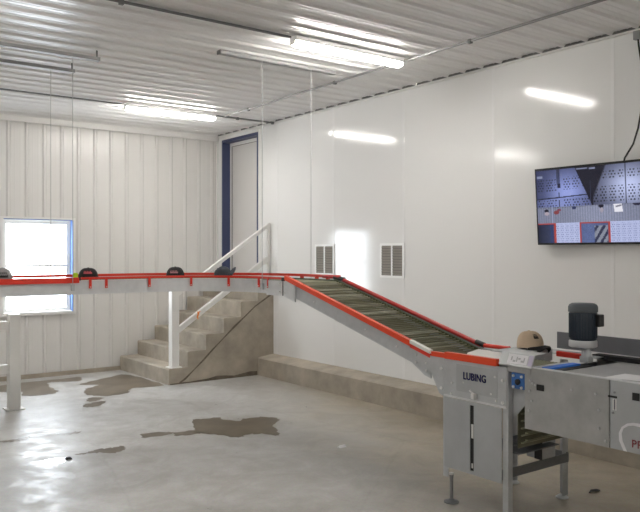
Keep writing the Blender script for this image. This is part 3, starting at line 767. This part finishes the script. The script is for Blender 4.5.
# egg drop side: slanted cheek, blue gear drive, hanging rod chain
part('cheek_plate', MB().prism([(2.942, .92), (2.80, .92), (2.80, .80), (2.925, .655), (2.942, .655)], 'x', XS+.046, XS+.052), M['galv'], st)
gb = part('gear_drive', MB().bbox(XS+.002, XS+.0455, 2.826, 2.925, .832, .930, .010), M['blue_gear'], st, 'blue gear drive')
part('gear_hub', MB().lathe([(.018, 0), (.018, .010), (.010, .016)], (XS+.002, 2.872, .877), 16, mtx=Matrix.Rotation(-PI/2, 3, 'Y')), M['black'], gb)
for y, z in ((2.845, .845), (2.905, .845), (2.845, .911), (2.905, .911)): part('bolt', bolt_x(MB(), XS+.002, y, z, .009), M['bolt'], gb)
hc = MB()
for i in range(12): hc.tube([(XS+.058, 2.86+.03*(i % 2), .74-.022*i), (4.20, 2.86+.03*(i % 2), .74-.022*i)], .006, 6)
part('rod_curtain', hc, M['rod'], st)
part('curtain_backing', MB().box(XS+.058, 4.20, 2.915, 2.920, .46, .80), M['pan'], st)
ds = MB()
for i in range(6): ds.tube([(3.70, 2.93+.045*i, .475-.006*i), (4.10, 2.93+.045*i, .475-.006*i)], .008, 8)
part('drip_rack', ds, M['galv_dk'], st)
part('drip_tray', MB().box(3.70, 4.10, 2.925, 3.20, .415, .421), M['galv_dk'], st)
part('control_box', MB().bbox(4.02, 4.16, 2.995, 3.12, .315, .58, .006), M['galv'], st)
part('box_front', MB().box(4.012, 4.0195, 2.995, 3.05, .315, .58), M['black'], st)
# lettering
def text_mb(s, size, origin, ux, uy, depth=.0015, weight=0.0):
    cu = bpy.data.curves.new('lettering', 'FONT'); cu.body = s; cu.size = size; cu.offset = weight; cu.extrude = depth/2; cu.space_character = 1.04
    o = bpy.data.objects.new('lettering', cu); COL.objects.link(o)
    dg = bpy.context.evaluated_depsgraph_get(); me = bpy.data.meshes.new_from_object(o.evaluated_get(dg))
    bpy.data.objects.remove(o); bpy.data.curves.remove(cu)
    ux = Vector(ux); uy = Vector(uy); n = ux.cross(uy)
    mb = MB(); mb.add([Vector(origin)+ux*v.co.x+uy*v.co.y+n*v.co.z for v in me.vertices], [list(p.vertices) for p in me.polygons])
    bpy.data.meshes.remove(me)
    return mb
lub = MB()
for d_ in (-.0010, 0, .0010):
    t_ = text_mb('LUBING', .066, (XS-.0095-abs(d_)*.1, 3.30+d_, .838), (0, -.80, 0), (0, 0, 1), weight=.0013); lub.add(t_.v, t_.f)
part('maker_lettering', lub, M['text_blue'], npn, 'dark blue maker name lettering')
part('small_print', MB().box(XS-.0093, XS-.0086, 3.12, 3.29, .806, .811), M['grey_mark'], npn)

# ------------------------------------------------------------------ packer table to the right
XT = 3.62; TY1, TY0 = 2.822, 0.55; TZ0, TZ1 = .608, .972; XTB = 4.36
tb = thing('packing_machine', (4.0, 1.7, 0), 'long grey metal machine table with a dark motor on top at the right edge', 'machine')
sp = part('side_plate', MB().bbox(XT, XT+.012, 2.27, TY1, TZ0, TZ1, .002), M['plate'], tb, 'dull mottled left side plate')
sq = part('side_plate', MB().bbox(XT-.002, XT+.010, TY0, 2.262, TZ0+.002, TZ1, .002), M['plate_blue'], tb, 'smoother right side plate')
part('edge_fold', MB().box(XT, XT+.03, TY0, TY1, TZ1+.0002, TZ1+.006), M['galv_lt'], tb)
part('end_plate', MB().box(XT+.012, XTB, TY1-.008, TY1, TZ0, TZ1-.03), M['galv_dk'], tb)
part('back_plate', MB().box(XTB-.01, XTB, TY0, TY1-.008, TZ0, TZ1-.004), M['galv'], tb)
part('belt_top', MB().box(XT+.031, XTB-.011, TY0, 2.60, TZ1-.012, TZ1-.002), M['plate'], tb, 'flat grey belt')
part('bottom_tray', MB().box(XT+.012, XTB-.010, TY0, TY1-.008, TZ0+.05, TZ0+.056), M['galv_dk'], tb)
bs = MB()
part('cross_bar', MB().bbox(XT+.03, 3.965, 2.60, 2.655, TZ1-.02, TZ1+.003, .004), M['black'], tb, 'black cross bar')
part('cross_bar', MB().bbox(XT+.04, 3.965, 2.675, 2.735, TZ1-.02, TZ1+.008, .006), M['blue_bar'], tb, 'bright blue cross bar')
part('cross_bar', MB().bbox(XT+.03, 3.965, 2.752, 2.775, TZ1-.02, TZ1+.008, .004), M['galv_lt'], tb, 'pale cross bar')
rr = MB(); 
for i in range(9): rr.tube([(XT+.05, 2.79+.026*i, TZ1-.008), (3.96, 2.79+.026*i, TZ1-.008)], .007, 6)
part('rod_chain', rr, M['rod'], tb)
part('chain_bed', MB().box(XT+.05, 3.97, 2.782, 3.02, TZ1-.035, TZ1-.03), M['pan'], tb)
part('guide_rail', MB().bbox(4.148, 4.172, 2.775, 2.985, TZ1+.002, TZ1+.038, .008), M['red'], tb, 'short red guide rail')
part('deck_plate', MB().box(4.19, 4.345, 2.72, 3.22, TZ1+.012, TZ1+.018), M['alu'], tb, 'pale deck plate beside the motor')
part('rear_shelf', MB().box(3.80, 4.175, 3.03, 3.235, 1.010, 1.016).box(3.80, 4.175, 3.03, 3.036, .94, 1.010), M['galv'], tb)
part('fence_panel', MB().bbox(XTB-.012, XTB, TY0, 3.12, 1.000, 1.112, .002), M['grey_panel'], tb, 'upright blue grey fence panel')
part('fence_edge', MB().box(XTB-.016, XTB-.0125, TY0, 2.86, 1.000, 1.006), M['galv_lt'], tb)
part('gap_strip', MB().box(XTB-.085, XTB-.0115, TY0, 2.80, TZ1, .9985), M['black_gap'], tb, 'black gap strip')  # black strip filling the gap under the fence panel
hsg = part('sensor_housing', MB().bbox(XT-.004, XT+.10, 2.775, 2.949, .932, .972, .003), M['plate'], tb)
hd = MB().prism([(XT-.012, .968), (XT-.012, .974), (XT+.022, 1.046), (XT+.130, 1.050), (XT+.130, 1.045), (XT+.026, 1.041), (XT-.006, .968)], 'y', 2.765, 3.008)
hood = part('hood', hd, M['alu'], tb, 'pale sloping hood with stickers')
sln = Vector((.034, 0, .072)).normalized(); sup = Vector((-sln.z, 0, sln.x))
def on_hood(y0, y1, a, b, d):
    o = Vector((XT-.012, -.040, .974)); 
    P4 = [o+sln*a+sup*d+Vector((0, y1, 0)), o+sln*a+sup*d+Vector((0, y0, 0)), o+sln*b+sup*d+Vector((0, y0, 0)), o+sln*b+sup*d+Vector((0, y1, 0))]
    q = [p-sup*.001 for p in P4]
    return MB().ribbon([P4, q])
part('sticker', on_hood(2.845, 2.99, .012, .070, .0016), M['sticker'], hood)
part('sticker', on_hood(2.808, 2.838, .008, .074, .0016), M['sticker_vi'], hood, 'pale violet sticker')
gm = MB()
for yy, w, a, b in ((2.965, .010, .030, .055), (2.948, .018, .022, .034), (2.925, .008, .024, .056), (2.912, .016, .040, .050), (2.89, .020, .024, .036), (2.872, .007, .024, .054)):
    b_ = on_hood(yy-w, yy, a, b, .0028); gm.add(b_.v, b_.f)
part('sticker_print', gm, M['grey_mark'], hood)
# marks on the side plates
mk = MB()
mk.box(XT-.003, XT-.0002, 2.685, 2.735, .848, .883); part('cable_port', mk, M['black'], sp)
part('cable_port', MB().box(XT-.005, XT-.0022, 2.095, 2.135, .885, .925), M['black'], sq)
part('slot', MB().box(XT-.004, XT-.0022, 2.222, 2.275, .880, .891), M['black'], sq)
part('slot_plate', MB().box(XT-.004, XT-.0022, 2.241, 2.247, .815, .875).box(XT-.004, XT-.0022, 2.226, 2.231, .815, .875), M['white_pl'], sq)
part('slot_plate', MB().box(XT-.0045, XT-.0041, 2.2315, 2.2405, .82, .872), M['grey_panel'], sq)
for y, z in ((2.78, .90), (2.765, .885), (2.745, .878), (2.785, .835), (2.77, .78), (2.50, .885), (2.35, .885), (2.33, .80), (2.33, .70), (2.29, .64), (2.79, .72)): part('bolt', bolt_x(MB(), XT, y, z, .008, .006), M['alu'], sp)
for y, z in ((2.235, .91), (2.245, .80)): part('bolt', bolt_x(MB(), XT-.002, y, z, .007, .006), M['chrome'], sq)
# white sweep and red letters
sw = []
outer_ = [(2.185, .6105), (2.21, .66), (2.212, .70), (2.195, .735), (2.165, .758), (2.13, .768), (2.09, .770), (2.0, .762), (1.88, .735)]
inner_ = [(2.165, .6105), (2.19, .66), (2.196, .70), (2.185, .728), (2.158, .746), (2.13, .753), (2.09, .752), (2.0, .742), (1.88, .728)]
poly = outer_ + inner_[::-1]
swm = MB(); n = len(outer_)
for i in range(n-1):
    a, b, c, d = outer_[i], outer_[i+1], inner_[i+1], inner_[i]
    swm.add([(XT-.0035, *a), (XT-.0035, *b), (XT-.0035, *c), (XT-.0035, *d), (XT-.0022, *a), (XT-.0022, *b), (XT-.0022, *c), (XT-.0022, *d)], [(0,1,2,3),(7,6,5,4),(0,4,5,1),(3,2,6,7)])
part('white_sweep', swm, M['sticker'], sq, 'white curved stripe')
part('maker_lettering', text_mb('PR', .058, (XT-.004, 2.140, .640), (0, -1, 0), (0, 0, 1), weight=.0004), M['text_red'], sq, 'dark red lettering')
# motor
mx_, my_ = 4.05, 2.717
mt = part('motor', MB().lathe([(.076, 1.115), (.080, 1.12), (.080, 1.285), (.076, 1.29)], (mx_, my_, 0), 32), M['motor'], tb, 'dark blue grey upright motor')
part('motor_fan_cover', MB().lathe([(.084, 1.285), (.088, 1.288), (.088, 1.318), (.082, 1.332), (.068, 1.340)], (mx_, my_, 0), 32), M['motor_cap'], mt)
part('motor_flange', MB().lathe([(.070, 1.068), (.084, 1.074), (.084, 1.106), (.080, 1.114)], (mx_, my_, 0), 32), M['alu'], mt)
part('terminal_box', MB().bbox(mx_+.005, mx_+.060, my_-.108, my_-.055, 1.20, 1.275, .006), M['black'], mt)
part('gear_neck', MB().lathe([(.030, .98), (.030, 1.04), (.026, 1.045), (.026, 1.07)], (mx_+.012, my_-.016, 0), 20).bbox(mx_-.018, mx_+.042, my_-.046, my_+.014, .975, 1.015, .006), M['galv'], mt)
part('motor_fins', (lambda mb: [mb.box(-.0018, .0018, .0795, .0845, 1.13, 1.28, Matrix.Translation((mx_, my_, 0)) @ Matrix.Rotation(2*PI*i/28, 4, 'Z')) for i in range(28)] and mb)(MB()), M['motor'], mt)
for y in (.75,):
    for x in (XT+.02, XTB-.07): 
        lg = part('leg', MB().bbox(x, x+.05, y, y+.05, .02, TZ0+.05, .003), M['galv'], tb)
        part('foot_disc', MB().lathe([(.042, 0), (.042, .006), (.03, .014), (.02, .024)], (x+.025, y+.025, 0), 18), M['alu'], lg)
for x in (XT+.02, XTB-.07):
    lg = part('leg', MB().bbox(x, x+.05, 1.55, 1.60, .02, TZ0+.05, .003), M['galv'], tb)
    part('foot_disc', MB().lathe([(.042, 0), (.042, .006), (.03, .014), (.02, .024)], (x+.025, 1.575, 0), 18), M['alu'], lg)
# loose white sheet on the belt
ps = MB(); n = 8
for i in range(n):
    a, b = i/n, (i+1)/n
    def pt(s, tt): return (3.67+.20*s, 2.33-.33*tt, TZ1+.001+.012*math.sin(s*3.0+tt*2)**2*tt)
    ps.add([pt(a, 0), pt(b, 0), pt(b, .5), pt(a, .5)], [(0,1,2,3)], True); ps.add([pt(a, .5), pt(b, .5), pt(b, 1), pt(a, 1)], [(0,1,2,3)], True)
solo('paper_sheet', ps, M['paper'], (3.77, 2.2, TZ1), 'loose white sheet lying on the grey machine table at the right edge', 'sheet')

# ------------------------------------------------------------------ caps
def cap(loc, yaw, m_crown, m_brim, label, logo=None, s=1.0, tilt=(0, 0), name='baseball_cap', arch=.018, zf=1.0):
    """crown opens downward, brim points to local +X"""
    t = bpy.data.objects.new(name, None); COL.objects.link(t); tag(t, label, 'cap', 'caps lying on the conveyor and machine')
    R = 0.083; Hh = 0.108; seg = 36; rows = 12
    vs = []; fs = []
    def shape(a, k):
        """k 0..1 from rim to crown top"""
        ph = k*PI/2
        r = R*(1-.04*k)*math.cos(ph)**.62 if k < 1 else 0
        front = max(0, math.cos(a))**2
        z = Hh*(math.sin(ph)**.92) 
        r *= 1+.10*front*math.sin(min(1, k*1.6)*PI)*.7
        x = r*math.cos(a)*1.10; y = r*math.sin(a)*.96
        return Vector((x, y, z))
    cr = MB()
    for j in range(rows):
        for i in range(seg): vs.append(shape(2*PI*i/seg, j/rows))
    vs.append(Vector((0, 0, Hh)))
    for j in range(rows-1):
        for i in range(seg): fs.append((j*seg+i, j*seg+(i+1) % seg, (j+1)*seg+(i+1) % seg, (j+1)*seg+i))
    for i in range(seg): fs.append(((rows-1)*seg+i, (rows-1)*seg+(i+1) % seg, rows*seg))
    nv = len(vs)
    inner_v = [p*0.965 for p in vs]
    cr.add(vs, fs, True); cr.add(inner_v, [f[::-1] for f in fs], True)
    # seams between the six panels
    crown = part('crown', cr, m_crown, t)
    sm = MB()
    for q in range(6):
        a = 2*PI*q/6+PI/6
        sm.tube([shape(a, k/8)*1.006 for k in range(9)], .0014, 5)
    part('seams', sm, m_crown, crown)
    part('button', MB().lathe([(.008, Hh-.002), (.009, Hh+.003), (.004, Hh+.006)], (0, 0, 0), 12), m_crown, crown)
    br = MB(); n = 16; top = []
    for i in range(n+1):
        a = -1.15+2.3*i/n
        inn = Vector((R*1.07*math.cos(a), R*.95*math.sin(a), .006))
        L = .072*math.cos(a*1.25)**.7 if abs(a*1.25) < PI/2 else 0
        out = inn+Vector((L, .0, -.012*abs(math.sin(a))*2))
        mid = inn.lerp(out, .5)+Vector((0, 0, .006)); 
        dz = -arch*(inn.y/R)**2
        top.append([inn, mid+Vector((0, 0, dz)), out+Vector((0, 0, dz*1.4))])
    v2 = [p for row in top for p in row]+[p-Vector((0, 0, .003)) for row in top for p in row]; f2 = []; o = len(top)*3
    for i in range(n):
        for k in range(2):
            f2.append((i*3+k, (i+1)*3+k, (i+1)*3+k+1, i*3+k+1)); f2.append((o+i*3+k+1, o+(i+1)*3+k+1, o+(i+1)*3+k, o+i*3+k))
        f2.append((i*3+2, (i+1)*3+2, o+(i+1)*3+2, o+i*3+2))
    br.add(v2, f2, True)
    part('brim', br, m_brim, t)
    if logo:
        lm, a0, a1, k0, k1 = logo
        lg = MB(); q = 10
        for i in range(q):
            aa, ab = a0+(a1-a0)*i/q, a0+(a1-a0)*(i+1)/q
            km = (k0+k1)/2
            if i % 2 == 0: lg.add([shape(aa, k0)*1.03, shape(ab, k0)*1.03, shape(ab, k1)*1.03, shape(aa, k1)*1.03], [(0,1,2,3)])
            else: lg.add([shape(aa, k0)*1.03, shape(ab, k0)*1.03, shape(ab, km)*1.03, shape(aa, km)*1.03], [(0,1,2,3)])
        part('badge', lg, lm, crown, 'stitched badge')
    t.location = loc; t.rotation_euler = (tilt[0], tilt[1], yaw); t.scale = (s, s, s*zf)
    return t
cap((2.378, 6.745, 1.412), math.radians(-112), M['capblack'], M['capblack'], 'black cap with red badge on the conveyor beside the lime green piece', (M['logo_red'], -.45, .45, .30, .50), 1.10, zf=.84)
cap((3.235, 6.72, 1.412), math.radians(-118), M['capblack'], M['capblack'], 'black cap on the conveyor above the handrail post', (M['logo_pink'], -.55, .35, .25, .45), 1.10, zf=.84)
cap((3.60, 6.40, 1.420), math.radians(-20), M['capdark'], M['capdark'], 'charcoal cap on the conveyor bend, its brim turned up, near the blue door lining', None, .92, (math.radians(0), math.radians(-38)))
cap((1.635, 6.75, 1.412), math.radians(-100), M['capgrey'], M['capgrey'], 'grey cap on the conveyor in front of the window at the left edge', (M['capblack'], -.5, .5, .15, .45))
cap((4.070, 3.128, 1.026), math.radians(-92), M['beige'], M['capblack'], 'beige cap with a black brim on the machine left of the dark motor', (M['capblack'], -.58, -.16, .32, .58), .98, (0, math.radians(-6)), arch=.036)
solo('lime_piece', MB().bbox(-.022, .022, -.02, .02, 0, .075, .012), M['lime'], (0, 0, 0), 'small lime green plastic piece beside the black cap with red badge', 'plastic piece').location = (2.240, 6.69, 1.397)

# ------------------------------------------------------------------ puddles and bits on the floor
def puddle(pts, m, label, z=.0022):
    n = len(pts); P = [Vector((x, y, 0)) for x, y in pts]; out = []
    for i in range(n):
        a, b, c, d = P[i-1], P[i], P[(i+1) % n], P[(i+2) % n]
        for k in range(5):
            t = k/5
            q = .5*((2*b)+(c-a)*t+(2*a-5*b+4*c-d)*t*t+(3*b-a-3*c+d)*t**3)
            ph = i*5+k; out.append(q+Vector((math.sin(ph*1.9)+random.uniform(-1, 1), math.cos(ph*2.3)+random.uniform(-1, 1), 0))*min(.011, .10*max(.03, (c-b).length)))
    cx = sum(p.x for p in P)/n; cy = sum(p.y for p in P)/n
    bm = bmesh.new(); vv = [bm.verts.new((p.x-cx, p.y-cy, z)) for p in out]
    es = [bm.edges.new((vv[i], vv[(i+1) % len(vv)])) for i in range(len(vv))]
    bmesh.ops.triangle_fill(bm, edges=es, use_beauty=True, normal=(0, 0, 1))
    for f in bm.faces:
        if f.normal.z < 0: f.normal_flip()
    me = bpy.data.meshes.new('puddle'); bm.to_mesh(me); bm.free(); me.materials.append(m)
    o = bpy.data.objects.new('puddle', me); COL.objects.link(o); o.location = (cx, cy, 0)
    return tag(o, label, 'puddle', 'wet patches on the concrete floor')
puddle([(3.393,6.652),(3.493,6.632),(3.654,6.597),(3.644,6.519),(3.743,6.336),(3.812,6.395),(4.012,6.358),(4.103,6.205),(4.05,6.107),(3.887,5.965),(3.78,5.7),(3.704,5.617),(3.635,5.761),(3.499,5.816),(3.385,5.765),(3.31,5.957),(3.218,6.072),(3.224,6.259),(3.294,6.458)], M['wet'], 'largest brown wet patch in the middle of the floor')
puddle([(3.023,6.264),(3.24,6.24),(3.182,6.099),(2.981,6.156)], M['wet'], 'narrow wet streak joined to the left end of the largest patch')
puddle([(2.765,6.409),(2.995,6.332),(2.977,6.252),(2.727,6.255)], M['wet'], 'faint thin wet streak farthest left of the largest patch')
puddle([(3.16,9.259),(3.316,9.414),(3.684,9.618),(3.907,9.70),(4.0,9.38),(4.0,8.994),(4.0,8.62),(3.804,8.606),(3.553,8.625),(3.433,8.392),(3.195,8.34),(3.065,8.437),(3.005,8.633),(3.125,8.944),(3.34,9.125)], M['wet'], 'broad wet patch at the foot of the concrete stairs')
puddle([(2.892,8.274),(2.997,8.377),(3.096,8.266),(2.961,8.152),(2.871,8.15)], M['wet'], 'small wet spot just in front of the patch by the stairs')
puddle([(2.779,8.015),(2.887,8.069),(3.042,8.092),(2.964,7.944),(2.829,7.847),(2.743,7.911)], M['wet'], 'oval wet spot, the nearer of two before the stairs patch')
puddle([(2.341,9.783),(2.598,9.857),(2.845,9.857),(3.122,9.841),(3.364,9.857),(3.259,9.549),(3.028,9.628),(2.883,9.645),(2.815,9.258),(2.792,8.949),(2.621,8.843),(2.38,8.947),(2.449,9.205),(2.24,9.361)], M['wet'], 'wet patch along the ribbed wall behind the white guard rail post')
puddle([(2.031,6.095),(2.149,6.102),(2.244,6.13),(2.356,6.106),(2.449,6.118),(2.451,6.035),(2.387,5.964),(2.292,5.939),(2.231,6.003),(2.146,6.047),(2.065,6.051)], M['wet'], 'tadpole shaped wet patch right of the bright white glint')
puddle([(1.656,6.921),(1.735,6.905),(1.859,6.924),(1.908,6.911),(1.797,6.816),(1.685,6.835),(1.647,6.884)], M['wet'], 'thin wet patch at the left edge of the picture')
puddle([(2.129,6.883),(2.214,6.867),(2.337,6.847),(2.296,6.782),(2.176,6.802)], M['wet'], 'thin wet sliver between the left edge and the largest patch')
puddle([(1.709,6.027),(1.781,6.061),(1.862,6.072),(1.944,6.029),(1.886,5.895),(1.764,5.952)], M['water'], 'shiny water puddle glinting white from the window')
solo('debris_bit', MB().bbox(-.022, .022, -.02, .02, 0, .022, .007).bbox(-.035, -.01, -.01, .022, 0, .014, .004).bbox(.005, .03, -.028, 0, 0, .012, .004), M['debris'], (0, 0, 0), 'small dark lump on the floor at the end of the white glint', 'debris').location = (1.951, 5.988, .0); bpy.data.objects['debris_bit'].scale = (.75, .75, .75)
solo('paper_scrap', MB().bbox(-.035, .035, -.022, .02, 0, .008, .003).bbox(-.01, .05, .005, .03, 0, .014, .004), M['paper'], (0, 0, 0), 'small white scrap on the floor in front of the conveyor slope', 'scrap').location = (3.927, 4.956, 0)
solo('dark_scrap', MB().tube([(-.05, 0, .008), (-.01, .012, .012), (.03, 0, .010), (.06, -.01, .006)], [.004, .008, .010, .004], 8), M['debris'], (0, 0, 0), 'small dark scrap on the floor below the machine table', 'scrap').location = (4.58, 2.99, 0)

# ------------------------------------------------------------------ daylight, camera, view
w = bpy.data.worlds.new('daylight'); S.world = w; w.use_nodes = True
bg = w.node_tree.nodes['Background']; bg.inputs['Color'].default_value = (0.86, 0.93, 1.0, 1); bg.inputs['Strength'].default_value = 4.6
def portal(name, loc, rot, sx, sy):
    l = bpy.data.lights.new(name, 'AREA'); l.shape = 'RECTANGLE'; l.size = sx; l.size_y = sy; l.cycles.is_portal = True
    o = bpy.data.objects.new(name, l); COL.objects.link(o); o.location = loc; o.rotation_euler = rot
portal('window_portal', ((WX0+WX1)/2, YB+.14, (WZ0+WZ1)/2), (-PI/2, 0, 0), WX1-WX0, WZ1-WZ0)

cd = bpy.data.cameras.new('camera'); cam = bpy.data.objects.new('camera', cd); COL.objects.link(cam)
cam.location = (0, 0, 1.65); cam.rotation_euler = (PI/2, 0, math.radians(-36.7))
cd.sensor_width = 36; cd.lens = 745/640*36; cd.shift_y = -3/640
cd.clip_start = .05
S.camera = cam
S.view_settings.view_transform = 'Standard'; S.view_settings.look = 'None'; S.view_settings.exposure = 1.87; S.view_settings.gamma = 1
S.view_settings.use_curve_mapping = False
try:
    S.cycles.use_denoising = True; S.cycles.max_bounces = 10; S.cycles.diffuse_bounces = 6; S.cycles.sample_clamp_indirect = 8
except Exception: pass
